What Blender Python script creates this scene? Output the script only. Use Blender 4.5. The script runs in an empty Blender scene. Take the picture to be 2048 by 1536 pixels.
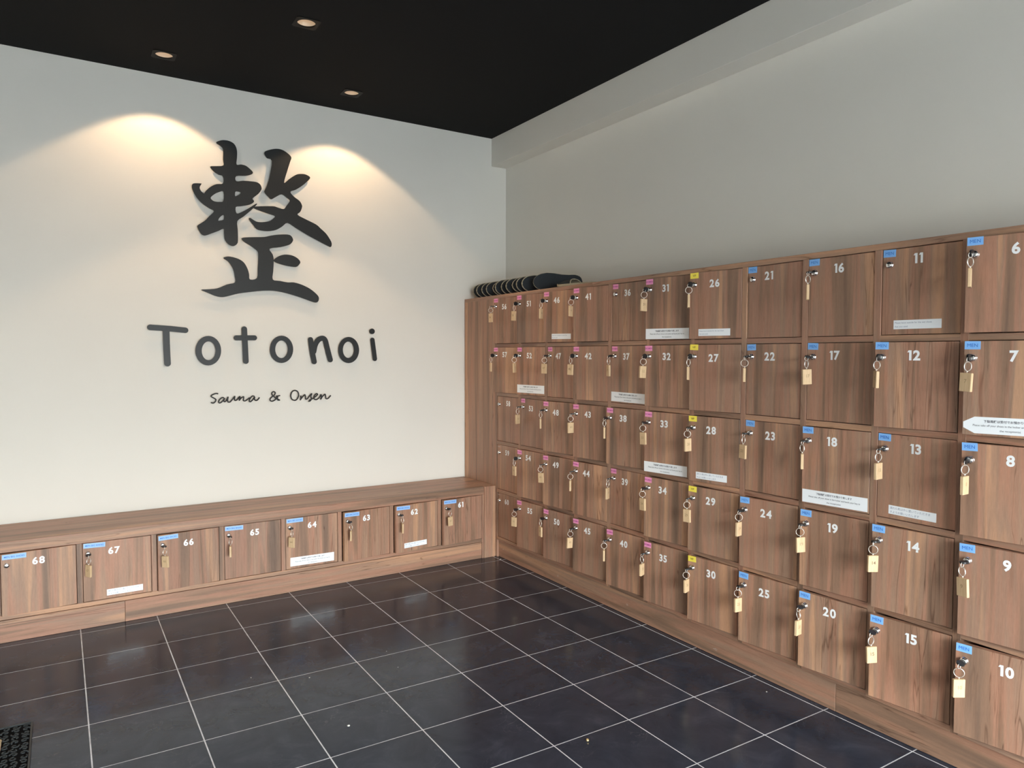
import bpy, bmesh, math, random
from mathutils import Vector, Matrix
random.seed(7)
R = math.radians
SC = bpy.context.scene
COL = SC.collection

# ---------------------------------------------------------------- camera
F = 1446.868
cam_d = bpy.data.cameras.new('camera'); cam_d.sensor_width = 36.0; cam_d.lens = F / 2048 * 36
cam_d.clip_start = 0.05
cam = bpy.data.objects.new('camera', cam_d); COL.objects.link(cam)
cam.location = (-2.17187, -4.05531, 1.19977); cam.rotation_euler = (1.529627, -0.001588, -0.557418)
SC.camera = cam

# ---------------------------------------------------------------- light and exposure
SC.view_settings.view_transform = 'Standard'; SC.view_settings.look = 'None'
SC.view_settings.gamma = 1; SC.view_settings.use_curve_mapping = False
SC.view_settings.exposure = 0.0
SKY = 50.0            # overcast daylight outside the open entrance
SPOT = 16.5          # warm downlights
w = bpy.data.worlds.new('sky'); SC.world = w; w.use_nodes = True
nt = w.node_tree; bg = nt.nodes['Background']
tc = nt.nodes.new('ShaderNodeTexCoord'); sep = nt.nodes.new('ShaderNodeSeparateXYZ')
mr = nt.nodes.new('ShaderNodeValToRGB')
nt.links.new(tc.outputs['Generated'], sep.inputs[0]); nt.links.new(sep.outputs['Z'], mr.inputs[0])
# bright overcast down to a grey skyline
for e_, (p_, c_) in zip([mr.color_ramp.elements[0], mr.color_ramp.elements[1], mr.color_ramp.elements.new(0.5), mr.color_ramp.elements.new(0.6)],
                        [(0.0, (0.30, 0.30, 0.29, 1)), (0.03, (0.90, 0.985, 0.99, 1)), (0.3, (0.88, 0.97, 1.0, 1)), (1.0, (0.80, 0.89, 1.0, 1))]):
    e_.position = p_; e_.color = c_
nt.links.new(mr.outputs[0], bg.inputs['Color']); bg.inputs['Strength'].default_value = SKY

# room numbers (metres)
TH = 0.02239                      # the sign wall is a hair off square
CEIL = 2.5798; WALLX = 0.3113; BEAMX = 0.2015; BEAMZ = 2.4044
LEFTX = -3.62; FRONTY = -7.05
OPX0, OPX1, OPZ = -2.95, -0.10, 2.10   # entrance opening behind the camera
pl = bpy.data.lights.new('entrance_portal', 'AREA'); pl.shape = 'RECTANGLE'
pl.size = OPX1 - OPX0; pl.size_y = OPZ; pl.cycles.is_portal = True
po = bpy.data.objects.new('entrance_portal', pl); COL.objects.link(po)
po.location = ((OPX0 + OPX1) / 2, FRONTY - 0.03, OPZ / 2); po.rotation_euler = (R(90), 0, 0)

# locker numbers
L0, PL, WL, Z0, PZ, HZ, LTOP = 0.3815, 0.25992, 0.23759, 1.52449, 0.28415, 0.26476, 1.5449
B0, PB, WB, BZ0, BZ1, BY, BTOP = 0.09216, 0.29139, 0.27032, 0.37680, 0.11618, 0.38768, 0.42214
KEYS= {56: ('h', -176, -120), 51: ('v', -171, -59), 46: ('v', -58, -182), 41: ('v', -65, -127), 31: ('v', -93, -132), 26: ('v', -224, -136), 16: ('h', -232, -88), 6: ('v', -66, -96), 57: ('v', -200, -178), 52: ('v', -54, -122), 47: ('h', -163, -124), 42: ('v', -166, -187), 37: ('h', -199, -69), 32: ('v', -93, -132), 27: ('v', -50, -77), 22: ('h', -52, -140), 17: ('h', -112, -80), 12: ('v', -223, -102), 7: ('v', -186, -105), 53: ('h', -73, -69), 48: ('h', -36, -69), 43: ('h', -92, -127), 38: ('h', -217, -71), 33: ('h', -177, -132), 28: ('h', -93, -136), 23: ('h', -189, -75), 18: ('h', -232, -202), 13: ('h', -91, -101), 8: ('v', -88, -108), 54: ('v', -184, -59), 49: ('h', -163, -124), 44: ('h', -39, -127), 39: ('h', -59, -67), 34: ('h', -181, -132), 29: ('h', -171, -136), 24: ('h', -78, -140), 19: ('h', -109, -144), 14: ('h', -117, -149), 9: ('h', -193, -205), 55: ('h', -161, -122), 50: ('h', -192, -188), 45: ('h', -88, -127), 40: ('h', -41, -129), 35: ('h', -68, -191), 30: ('h', -74, -136), 25: ('h', -97, -140), 20: ('h', -82, -207), 15: ('h', -117, -95), 10: ('h', -122, -154), 67: ('h', -147, -38), 66: ('h', -135, -42), 65: ('h', -14, -44), 64: ('h', -140, -40), 63: ('h', -23, -162), 62: ('h', -196, -171), 61: ('h', -72, -65)}
NUMPOS= {56:(-0.1306,0.2095),51:(-0.1317,0.2115),46:(-0.1321,0.2143),41:(-0.1314,0.2149),36:(-0.1288,0.2165),31:(-0.127,0.2158),26:(-0.1188,0.2146),21:(-0.1409,0.2234),16:(-0.1224,0.2227),11:(-0.1248,0.2268),6:(-0.1161,0.2217),57:(-0.1268,0.2196),52:(-0.1275,0.2146),47:(-0.1393,0.2128),42:(-0.1291,0.2137),37:(-0.132,0.2124),32:(-0.1174,0.2135),27:(-0.1204,0.2087),22:(-0.1309,0.2156),17:(-0.1323,0.2199),12:(-0.1208,0.2207),7:(-0.114,0.2189),58:(-0.1138,0.2227),53:(-0.1344,0.2095),48:(-0.1354,0.2067),43:(-0.131,0.2154),38:(-0.1301,0.2161),33:(-0.1272,0.2132),28:(-0.1272,0.2094),23:(-0.1231,0.2122),18:(-0.1277,0.2181),13:(-0.1181,0.2227),8:(-0.1149,0.2217),59:(-0.124,0.2201),54:(-0.1346,0.2235),49:(-0.1343,0.2195),44:(-0.1391,0.2117),39:(-0.1353,0.2082),34:(-0.1324,0.214),29:(-0.1262,0.2136),24:(-0.1235,0.2139),19:(-0.118,0.2158),14:(-0.1118,0.2148),9:(-0.1158,0.2208),60:(-0.1288,0.2186),55:(-0.1211,0.2181),50:(-0.1268,0.2083),45:(-0.1311,0.2153),40:(-0.1234,0.2117),35:(-0.1263,0.208),30:(-0.12,0.2089),25:(-0.1268,0.2053),20:(-0.1227,0.2147),15:(-0.1102,0.218),10:(-0.1099,0.2167),68:(-0.1358,0.2136),67:(-0.1467,0.2117),66:(-0.1353,0.2069),65:(-0.1259,0.2108),64:(-0.1327,0.2111),63:(-0.1384,0.214),62:(-0.1507,0.2131),61:(-0.149,0.2186)}
ANG= {56: 6.1, 51: 7.2, 46: 6.9, 41: 7.2, 31: 7.5, 26: 8.5, 6: 8.8, 57: 5.6, 52: 6.8, 42: 7.2, 32: 7.9, 27: 7.5, 12: 7.9, 7: 7.4, 48: 7.2, 43: 6.8, 38: 7.2, 33: 7.7, 28: 7.7, 18: 4.7, 8: 7.2, 54: 6.5, 49: 7.0, 44: 6.7, 34: 7.2, 29: 7.1, 24: 6.6, 19: 6.4, 14: 6.1, 9: 7.0, 55: 6.3, 50: 6.2, 45: 6.2, 40: 6.0, 35: 7.0, 30: 6.7, 25: 6.3, 20: 6.2, 15: 7.1, 10: 8.4}
KANJI={"P1":[[-1.4723,2.2839],[-1.4568,2.296],[-1.4366,2.3028],[-1.4107,2.3034],[-1.3876,2.295],[-1.3744,2.2772],[-1.3695,2.2538],[-1.3705,2.2204],[-1.3727,2.1874],[-1.3509,2.1905],[-1.3273,2.1878],[-1.3066,2.1749],[-1.2907,2.1587],[-1.298,2.1467],[-1.328,2.1353],[-1.3753,2.1271],[-1.3756,2.1004],[-1.3402,2.1075],[-1.2985,2.1099],[-1.2715,2.1091],[-1.2534,2.0991],[-1.2464,2.0803],[-1.252,2.0654],[-1.2662,2.0464],[-1.2936,2.0216],[-1.2866,2.0089],[-1.2927,1.9977],[-1.3121,1.9857],[-1.3538,1.9736],[-1.3798,1.9659],[-1.3755,1.9335],[-1.3483,1.945],[-1.3123,1.9691],[-1.2759,1.9959],[-1.2748,1.9887],[-1.3065,1.9544],[-1.3427,1.9199],[-1.3726,1.8937],[-1.3714,1.8499],[-1.3709,1.795],[-1.3753,1.7764],[-1.389,1.7642],[-1.4036,1.763],[-1.421,1.7725],[-1.4352,1.7925],[-1.4387,1.8254],[-1.4407,1.8482],[-1.4662,1.8349],[-1.5006,1.8185],[-1.5262,1.8066],[-1.5403,1.8053],[-1.5541,1.8148],[-1.5676,1.8431],[-1.5647,1.8553],[-1.5336,1.8792],[-1.5107,1.9053],[-1.4876,1.9335],[-1.5101,1.9454],[-1.5435,1.9672],[-1.5708,1.9965],[-1.588,2.0297],[-1.591,2.047],[-1.5876,2.0592],[-1.5753,2.0643],[-1.5475,2.0667],[-1.5465,2.0633],[-1.5545,2.0457],[-1.5481,2.0288],[-1.5343,2.0186],[-1.5257,2.0316],[-1.5028,2.0552],[-1.4742,2.0726],[-1.4409,2.0811],[-1.4404,2.1184],[-1.4621,2.1232],[-1.4875,2.1376],[-1.5025,2.1581],[-1.4786,2.1639],[-1.4385,2.1732],[-1.4392,2.2042],[-1.4385,2.2552],[-1.4514,2.2712]],"h1":[[-1.5025,2.0005],[-1.4864,2.0185],[-1.4663,2.0317],[-1.4392,2.0392],[-1.4399,1.9923],[-1.4584,1.9841],[-1.4812,1.9833],[-1.4953,1.9888]],"h2":[[-1.3805,2.0453],[-1.3675,2.0487],[-1.354,2.0455],[-1.3601,2.0338],[-1.3737,2.0249],[-1.3825,2.0238]],"h3":[[-1.4677,1.8876],[-1.4595,1.9047],[-1.4397,1.9206],[-1.4401,1.8965],[-1.4568,1.8887]],"P2":[[-1.2288,2.271],[-1.2207,2.2808],[-1.193,2.2931],[-1.1651,2.3006],[-1.137,2.2999],[-1.1089,2.2873],[-1.087,2.2674],[-1.0936,2.2425],[-1.11,2.1899],[-1.1277,2.1247],[-1.101,2.1471],[-1.0722,2.1698],[-1.0496,2.1818],[-1.0173,2.1861],[-0.9947,2.1803],[-0.985,2.172],[-0.9916,2.1583],[-1.0244,2.1254],[-1.0634,2.0963],[-1.0941,2.0799],[-1.0734,2.0558],[-1.0447,2.037],[-1.032,2.0161],[-1.0322,2.0002],[-1.0421,1.9768],[-1.0565,1.9613],[-1.0198,1.944],[-0.9546,1.9185],[-0.9283,1.8984],[-0.8984,1.8739],[-0.8784,1.8477],[-0.8665,1.8258],[-0.8659,1.8095],[-0.8721,1.8005],[-0.8856,1.8046],[-0.9422,1.8291],[-1.0077,1.8587],[-1.0656,1.8884],[-1.1112,1.9112],[-1.1417,1.8874],[-1.1732,1.8674],[-1.2105,1.8577],[-1.2473,1.8567],[-1.2746,1.8622],[-1.2924,1.882],[-1.313,1.9095],[-1.307,1.9175],[-1.2771,1.9021],[-1.2467,1.9014],[-1.2099,1.9101],[-1.1912,1.9232],[-1.1774,1.9403],[-1.2033,1.9482],[-1.246,1.9579],[-1.2895,1.9716],[-1.2761,1.9811],[-1.1904,1.992],[-1.1656,1.9885],[-1.1312,1.9835],[-1.1152,2.0036],[-1.0972,2.0309],[-1.1116,2.0462],[-1.1398,2.0617],[-1.1712,2.0442],[-1.1961,2.0287],[-1.2114,2.0394],[-1.2313,2.063],[-1.2199,2.0942],[-1.204,2.1458],[-1.1906,2.2334],[-1.2151,2.2434],[-1.2271,2.2601]],"P3":[[-1.3531,1.8058],[-1.3322,1.8131],[-1.2842,1.8187],[-1.2355,1.8242],[-1.1984,1.8351],[-1.1548,1.844],[-1.1106,1.8481],[-1.0917,1.8415],[-1.0823,1.8233],[-1.0888,1.8069],[-1.1049,1.7928],[-1.1493,1.7778],[-1.2085,1.7635],[-1.1934,1.7353],[-1.1876,1.7044],[-1.1907,1.6476],[-1.1938,1.6003],[-1.1576,1.5948],[-1.1135,1.589],[-1.0816,1.5908],[-1.0366,1.5805],[-0.9911,1.5602],[-0.955,1.5328],[-0.9419,1.5138],[-0.9454,1.4941],[-0.9588,1.4858],[-0.9852,1.4912],[-1.0502,1.5123],[-1.1268,1.5311],[-1.1895,1.5395],[-1.2512,1.5365],[-1.312,1.5273],[-1.3717,1.5164],[-1.4306,1.4985],[-1.4596,1.4941],[-1.4882,1.4989],[-1.5221,1.5124],[-1.5557,1.5269],[-1.5162,1.5319],[-1.4762,1.5387],[-1.4297,1.5606],[-1.3886,1.5738],[-1.3882,1.6044],[-1.3937,1.6346],[-1.4051,1.6583],[-1.4222,1.6814],[-1.444,1.695],[-1.4364,1.7028],[-1.4102,1.7066],[-1.3693,1.6974],[-1.3429,1.6809],[-1.3254,1.6513],[-1.3168,1.621],[-1.3129,1.5935],[-1.276,1.6037],[-1.2711,1.6549],[-1.2674,1.711],[-1.2682,1.7389],[-1.2789,1.7535],[-1.3088,1.7727],[-1.3385,1.7887]],"P4":[[-1.1876,1.7056],[-1.1624,1.7264],[-1.1308,1.7382],[-1.0928,1.7379],[-1.0609,1.725],[-1.0437,1.7051],[-1.0516,1.6886],[-1.0679,1.676],[-1.1062,1.6772],[-1.1441,1.6835],[-1.1784,1.6937]]}
LETTERS=[["T",[["s",[[-1.7935,1.3299],[-1.7131,1.3255],[-1.6331,1.3185]],0.0281],["s",[[-1.7217,1.3143],[-1.7208,1.235],[-1.7182,1.1506]],0.0306]],[[-1.7215,1.3247]]],["o",[["r",[[-1.4628,1.2158],[-1.4639,1.2025],[-1.4669,1.1895],[-1.4718,1.1774],[-1.4782,1.1665],[-1.4861,1.157],[-1.4952,1.1494],[-1.5051,1.1438],[-1.5157,1.1405],[-1.5265,1.1394],[-1.5372,1.1406],[-1.5476,1.1441],[-1.5572,1.1498],[-1.5659,1.1574],[-1.5733,1.1668],[-1.5793,1.1776],[-1.5836,1.1895],[-1.5861,1.2022],[-1.5869,1.2153],[-1.5857,1.2285],[-1.5828,1.2412],[-1.5781,1.2532],[-1.5718,1.264],[-1.5641,1.2734],[-1.5553,1.2811],[-1.5455,1.2868],[-1.535,1.2904],[-1.5243,1.2917],[-1.5135,1.2907],[-1.503,1.2874],[-1.4933,1.2819],[-1.4844,1.2744],[-1.4768,1.2651],[-1.4707,1.2542],[-1.4662,1.2421],[-1.4635,1.2292]],[[-1.4897,1.2151],[-1.4904,1.2066],[-1.492,1.1984],[-1.4946,1.1907],[-1.4981,1.1838],[-1.5024,1.1778],[-1.5073,1.1729],[-1.5127,1.1694],[-1.5184,1.1672],[-1.5243,1.1665],[-1.5302,1.1672],[-1.5358,1.1694],[-1.541,1.173],[-1.5458,1.1779],[-1.5498,1.1838],[-1.553,1.1907],[-1.5554,1.1983],[-1.5568,1.2065],[-1.5571,1.2148],[-1.5565,1.2232],[-1.5549,1.2313],[-1.5523,1.239],[-1.5489,1.2459],[-1.5446,1.2519],[-1.5398,1.2568],[-1.5344,1.2604],[-1.5288,1.2626],[-1.5229,1.2634],[-1.5171,1.2628],[-1.5114,1.2606],[-1.5061,1.2571],[-1.5013,1.2523],[-1.4972,1.2463],[-1.4939,1.2394],[-1.4916,1.2318],[-1.4901,1.2236]]]],[[-1.5197,1.2786]]],["t",[["s",[[-1.345,1.3305],[-1.3418,1.2441],[-1.3391,1.1601]],0.0284],["s",[[-1.3858,1.2835],[-1.2936,1.2848]],0.0271]],[[-1.3412,1.2861]]],["o",[["r",[[-1.0883,1.2247],[-1.0894,1.2117],[-1.0924,1.199],[-1.0972,1.1872],[-1.1037,1.1765],[-1.1116,1.1673],[-1.1207,1.1598],[-1.1307,1.1544],[-1.1413,1.1511],[-1.1522,1.15],[-1.163,1.1512],[-1.1734,1.1546],[-1.1832,1.1601],[-1.1919,1.1675],[-1.1994,1.1767],[-1.2054,1.1872],[-1.2098,1.1989],[-1.2125,1.2113],[-1.2132,1.2241],[-1.2121,1.2369],[-1.2092,1.2493],[-1.2046,1.261],[-1.1983,1.2716],[-1.1906,1.2808],[-1.1817,1.2883],[-1.1718,1.2939],[-1.1613,1.2974],[-1.1505,1.2987],[-1.1396,1.2977],[-1.1291,1.2945],[-1.1192,1.2892],[-1.1103,1.2818],[-1.1026,1.2727],[-1.0964,1.2621],[-1.0919,1.2503],[-1.0891,1.2377]],[[-1.117,1.2246],[-1.1176,1.2162],[-1.1192,1.2081],[-1.1219,1.2005],[-1.1254,1.1937],[-1.1297,1.1878],[-1.1346,1.183],[-1.1401,1.1794],[-1.1459,1.1773],[-1.1519,1.1766],[-1.1578,1.1773],[-1.1635,1.1795],[-1.1688,1.183],[-1.1736,1.1878],[-1.1778,1.1936],[-1.1811,1.2004],[-1.1835,1.208],[-1.1849,1.216],[-1.1853,1.2242],[-1.1847,1.2325],[-1.1831,1.2405],[-1.1805,1.248],[-1.1771,1.2549],[-1.1728,1.2608],[-1.1679,1.2656],[-1.1625,1.2692],[-1.1567,1.2714],[-1.1508,1.2722],[-1.1448,1.2715],[-1.1391,1.2694],[-1.1337,1.266],[-1.1289,1.2612],[-1.1247,1.2554],[-1.1213,1.2485],[-1.1189,1.241],[-1.1174,1.2329]]]],[[-1.1408,1.2823]]],["n",[["s",[[-0.9908,1.2788],[-0.9832,1.2198],[-0.9714,1.1559]],0.0285],["s",[[-0.9736,1.213],[-0.9642,1.2505],[-0.9466,1.278],[-0.9235,1.2878],[-0.9075,1.2764],[-0.898,1.2408],[-0.8789,1.1665]],0.0288]],[]],["o",[["r",[[-0.7082,1.2224],[-0.7092,1.2093],[-0.7122,1.1966],[-0.7169,1.1847],[-0.7233,1.1739],[-0.7311,1.1647],[-0.74,1.1572],[-0.7499,1.1517],[-0.7605,1.1484],[-0.7712,1.1473],[-0.782,1.1485],[-0.7923,1.1519],[-0.802,1.1574],[-0.8107,1.1649],[-0.8182,1.1741],[-0.8242,1.1847],[-0.8286,1.1965],[-0.8313,1.209],[-0.8321,1.2218],[-0.8311,1.2347],[-0.8282,1.2472],[-0.8236,1.259],[-0.8174,1.2697],[-0.8098,1.2789],[-0.801,1.2865],[-0.7912,1.2921],[-0.7808,1.2956],[-0.77,1.2969],[-0.7593,1.2959],[-0.7488,1.2926],[-0.739,1.2873],[-0.7302,1.2799],[-0.7225,1.2707],[-0.7163,1.26],[-0.7118,1.2482],[-0.709,1.2355]],[[-0.7384,1.2237],[-0.739,1.2155],[-0.7406,1.2076],[-0.7431,1.2001],[-0.7466,1.1934],[-0.7508,1.1876],[-0.7556,1.1829],[-0.761,1.1795],[-0.7666,1.1774],[-0.7725,1.1767],[-0.7783,1.1774],[-0.7839,1.1795],[-0.7891,1.183],[-0.7939,1.1876],[-0.7979,1.1934],[-0.8012,1.2],[-0.8036,1.2074],[-0.805,1.2153],[-0.8055,1.2234],[-0.8049,1.2314],[-0.8033,1.2393],[-0.8008,1.2467],[-0.7974,1.2534],[-0.7933,1.2592],[-0.7885,1.2639],[-0.7832,1.2674],[-0.7775,1.2695],[-0.7717,1.2703],[-0.7659,1.2697],[-0.7603,1.2676],[-0.755,1.2642],[-0.7502,1.2596],[-0.7461,1.2538],[-0.7428,1.2471],[-0.7403,1.2397],[-0.7389,1.2318]]]],[]],["i",[["d",[[-0.6107,1.3319],[-0.6113,1.3277],[-0.613,1.3237],[-0.6156,1.3202],[-0.6191,1.3176],[-0.6231,1.3159],[-0.6274,1.3153],[-0.6317,1.3157],[-0.6357,1.3173],[-0.6392,1.3198],[-0.6418,1.3232],[-0.6434,1.3271],[-0.6439,1.3313],[-0.6433,1.3355],[-0.6417,1.3395],[-0.639,1.3429],[-0.6355,1.3456],[-0.6315,1.3473],[-0.6272,1.348],[-0.6229,1.3475],[-0.6189,1.3459],[-0.6155,1.3434],[-0.6129,1.3401],[-0.6112,1.3361]]],["s",[[-0.6254,1.2819],[-0.6182,1.2285],[-0.611,1.1714]],0.0264]],[]]]
WORDS=[["Sauna",[[[-1.48,0.9909],[-1.4911,0.993],[-1.5079,0.987],[-1.5153,0.9787],[-1.5031,0.9705],[-1.4925,0.962],[-1.495,0.9514],[-1.5052,0.9436],[-1.5158,0.9468]],[[-1.452,0.9689],[-1.4611,0.9706],[-1.4748,0.9589],[-1.4783,0.9462],[-1.4706,0.9438],[-1.4579,0.9537],[-1.4486,0.9667],[-1.4535,0.9554],[-1.4495,0.9488],[-1.441,0.9539],[-1.4315,0.9726],[-1.4341,0.9583],[-1.4318,0.9474],[-1.4223,0.9464],[-1.4119,0.9576],[-1.3979,0.9751],[-1.3998,0.9608],[-1.3964,0.9542],[-1.3878,0.9568],[-1.372,0.9743],[-1.3757,0.9535],[-1.3651,0.9662],[-1.3535,0.972],[-1.353,0.9629],[-1.3545,0.952],[-1.3444,0.9499],[-1.332,0.9585],[-1.3214,0.9662]],[[-1.2966,0.972],[-1.3079,0.9742],[-1.3179,0.9636],[-1.3244,0.951],[-1.3199,0.9443],[-1.3092,0.9512],[-1.2966,0.9684],[-1.2968,0.9556],[-1.288,0.9498],[-1.279,0.955],[-1.271,0.9657]]]],["&",[[[-1.1632,0.947],[-1.1778,0.9554],[-1.1941,0.967],[-1.2038,0.9785],[-1.2048,0.9896],[-1.1956,0.9949],[-1.1873,0.988],[-1.194,0.9745],[-1.2087,0.9638],[-1.2161,0.9529],[-1.2108,0.9442],[-1.198,0.9449],[-1.1851,0.9537],[-1.1784,0.9665]],[[-1.1842,0.9693],[-1.1611,0.9724]],[[-1.174,0.9698],[-1.176,0.9497],[-1.1625,0.9478]]]],["Onsen",[[[-1.0807,0.9994],[-1.0958,0.9922],[-1.1035,0.9718],[-1.0981,0.9509],[-1.0813,0.9435],[-1.068,0.9518],[-1.0602,0.9724],[-1.0657,0.9914],[-1.0807,0.9994]],[[-1.0489,0.969],[-1.0479,0.9568],[-1.0511,0.9448],[-1.0395,0.9604],[-1.026,0.9732],[-1.0223,0.9598],[-1.0213,0.9484],[-1.0109,0.9511],[-0.9992,0.9667],[-0.9868,0.9778],[-0.9915,0.9627],[-0.989,0.9504],[-0.9956,0.938],[-1.0061,0.9357]],[[-1.0014,0.9416],[-0.9859,0.948],[-0.9664,0.96],[-0.9538,0.9723],[-0.9612,0.9771],[-0.9722,0.9659],[-0.975,0.9507],[-0.9627,0.9434],[-0.947,0.9529],[-0.9343,0.9706],[-0.9321,0.9589],[-0.9361,0.9448],[-0.9254,0.9607],[-0.9115,0.9726],[-0.9077,0.9601],[-0.9038,0.9465],[-0.8919,0.9499],[-0.8779,0.965]]]]]
KDOTS=[[-1.4086,1.907],[-1.2048,1.9717],[-1.072,2.004],[-1.2371,1.793],[-1.2435,1.5681]]

# ---------------------------------------------------------------- helpers
def link(o, parent=None):
    COL.objects.link(o)
    if parent is not None: o.parent = parent
    return o
def tag(o, label=None, cat=None, group=None, kind=None):
    if label: o['label'] = label
    if cat: o['category'] = cat
    if group: o['group'] = group
    if kind: o['kind'] = kind
    return o
def thing(name, label, cat, loc=(0, 0, 0), rotz=0.0, group=None):
    o = bpy.data.objects.new(name, None); o.empty_display_size = 0.05
    link(o); o.location = loc; o.rotation_euler = (0, 0, rotz)
    return tag(o, label, cat, group)
def obj(name, me, parent=None, loc=None, rot=None, label=None):
    o = bpy.data.objects.new(name, me); link(o, parent)
    if loc is not None: o.location = loc
    if rot is not None: o.rotation_euler = rot
    if label: o['label'] = label
    return o
def mesh(name, bm, *mats, smooth=False):
    me = bpy.data.meshes.new(name); bm.normal_update(); bm.to_mesh(me); bm.free()
    for m in mats: me.materials.append(m)
    if smooth:
        for p in me.polygons: p.use_smooth = True
    return me
def box(bm, x0, x1, y0, y1, z0, z1, mi=0, bev=0.0):
    vs = [bm.verts.new(p) for p in ((x0,y0,z0),(x1,y0,z0),(x1,y1,z0),(x0,y1,z0),(x0,y0,z1),(x1,y0,z1),(x1,y1,z1),(x0,y1,z1))]
    fs = [bm.faces.new([vs[i] for i in f]) for f in ((0,3,2,1),(4,5,6,7),(0,1,5,4),(1,2,6,5),(2,3,7,6),(3,0,4,7))]
    for f in fs: f.material_index = mi
    if bev:
        es = list({e for f in fs for e in f.edges})
        r = bmesh.ops.bevel(bm, geom=es, offset=bev, segments=1, affect='EDGES', profile=0.5)
        for f in r['faces']: f.material_index = mi
    return bm
def boxmesh(name, dims, mat, bev=0.0012):
    return mesh(name, box(bmesh.new(), *dims, bev=bev), mat)
def cyl(bm, p0, p1, r0, r1=None, n=20, mi=0, caps=True):
    r1 = r0 if r1 is None else r1
    p0 = Vector(p0); p1 = Vector(p1); d = (p1 - p0).normalized()
    a = d.orthogonal().normalized(); b = d.cross(a)
    A = []; B = []
    for i in range(n):
        t = 2 * math.pi * i / n; v = a * math.cos(t) + b * math.sin(t)
        A.append(bm.verts.new(p0 + v * r0)); B.append(bm.verts.new(p1 + v * r1))
    for i in range(n):
        f = bm.faces.new((A[i], A[(i+1) % n], B[(i+1) % n], B[i])); f.material_index = mi; f.smooth = True
    if caps:
        for ring in (list(reversed(A)), B):
            if len(ring): bm.faces.new(ring).material_index = mi
def revolve(bm, prof, axis='z', n=24, mi=0):
    """prof: list of (r, h) revolved about an axis; h runs along it."""
    rings = []
    for r, h in prof:
        ring = []
        for i in range(n):
            t = 2 * math.pi * i / n; c, s = r * math.cos(t), r * math.sin(t)
            ring.append(bm.verts.new((c, s, h) if axis == 'z' else (c, h, s)))
        rings.append(ring)
    for A, B in zip(rings, rings[1:]):
        for i in range(n):
            f = bm.faces.new((A[i], A[(i+1) % n], B[(i+1) % n], B[i])); f.material_index = mi; f.smooth = True
    return rings
def torus(bm, R0, r0, center=(0,0,0), n=28, m=6, mi=0):
    """ring whose hole looks along x"""
    c = Vector(center); rows = []
    for i in range(n):
        t = 2 * math.pi * i / n; e = Vector((0, math.cos(t), math.sin(t)))
        rows.append([bm.verts.new(c + e * (R0 + r0 * math.cos(u)) + Vector((r0 * math.sin(u), 0, 0))) for u in [2*math.pi*k/m for k in range(m)]])
    for i in range(n):
        A, B = rows[i], rows[(i+1) % n]
        for k in range(m):
            f = bm.faces.new((A[k], A[(k+1) % m], B[(k+1) % m], B[k])); f.material_index = mi; f.smooth = True
def catmull(pts, sub=4, closed=True):
    n = len(pts); out = []
    rng = range(n) if closed else range(n - 1)
    for i in rng:
        g = (lambda k: pts[k % n]) if closed else (lambda k: pts[min(max(k, 0), n - 1)])
        p0, p1, p2, p3 = g(i-1), g(i), g(i+1), g(i+2)
        for s in range(sub):
            t = s / sub
            out.append(tuple(0.5 * ((2*p1[a]) + (-p0[a]+p2[a])*t + (2*p0[a]-5*p1[a]+4*p2[a]-p3[a])*t*t + (-p0[a]+3*p1[a]-3*p2[a]+p3[a])*t**3) for a in (0, 1)))
    if not closed: out.append(tuple(pts[-1]))
    return out
DG = None
def curve_to_mesh(cu):
    o = bpy.data.objects.new('tmp', cu); COL.objects.link(o)
    dg = bpy.context.evaluated_depsgraph_get()
    me = bpy.data.meshes.new_from_object(o.evaluated_get(dg))
    bpy.data.objects.remove(o); bpy.data.curves.remove(cu)
    return me
def plate(loops, thick, y):
    """flat plate cut from outlines (u, z) in the x-z plane; front face at y"""
    cu = bpy.data.curves.new('c', 'CURVE'); cu.dimensions = '2D'; cu.fill_mode = 'BOTH'; cu.extrude = thick / 2
    for lp in loops:
        s = cu.splines.new('POLY'); s.points.add(len(lp) - 1)
        for p, (a, b) in zip(s.points, lp): p.co = (a, b, 0, 1)
        s.use_cyclic_u = True
    me = curve_to_mesh(cu)
    me.transform(Matrix.Translation((0, y + thick / 2, 0)) @ Matrix.Rotation(R(90), 4, 'X'))
    return me
TXT = {}
def text_bm(s, size, bold=0.0, align='CENTER', space=1.0, sx=1.0, lines=1.0):
    """flat text facing -y, centred on its box; cached"""
    key = (s, size, bold, align, space, sx, lines)
    if key not in TXT:
        cu = bpy.data.curves.new('t', 'FONT'); cu.body = s; cu.size = size; cu.offset = bold
        cu.align_x = align; cu.align_y = 'CENTER'; cu.space_character = space; cu.space_line = lines
        cu.resolution_u = 3
        me = curve_to_mesh(cu)
        me.transform(Matrix.Rotation(R(90), 4, 'X') @ Matrix.Diagonal((sx, 1, 1, 1)))
        zs = [v.co.z for v in me.vertices]; mid = (max(zs) + min(zs)) / 2
        me.transform(Matrix.Translation((0, 0, -mid)))
        TXT[key] = me
    return TXT[key]
def join(bm, me, off=(0, 0, 0), mi=0):
    n0 = len(bm.faces); v0 = len(bm.verts)
    bm.from_mesh(me); bm.faces.ensure_lookup_table(); bm.verts.ensure_lookup_table()
    bmesh.ops.translate(bm, verts=bm.verts[v0:], vec=off)
    for f in bm.faces[n0:]: f.material_index = mi

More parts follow.
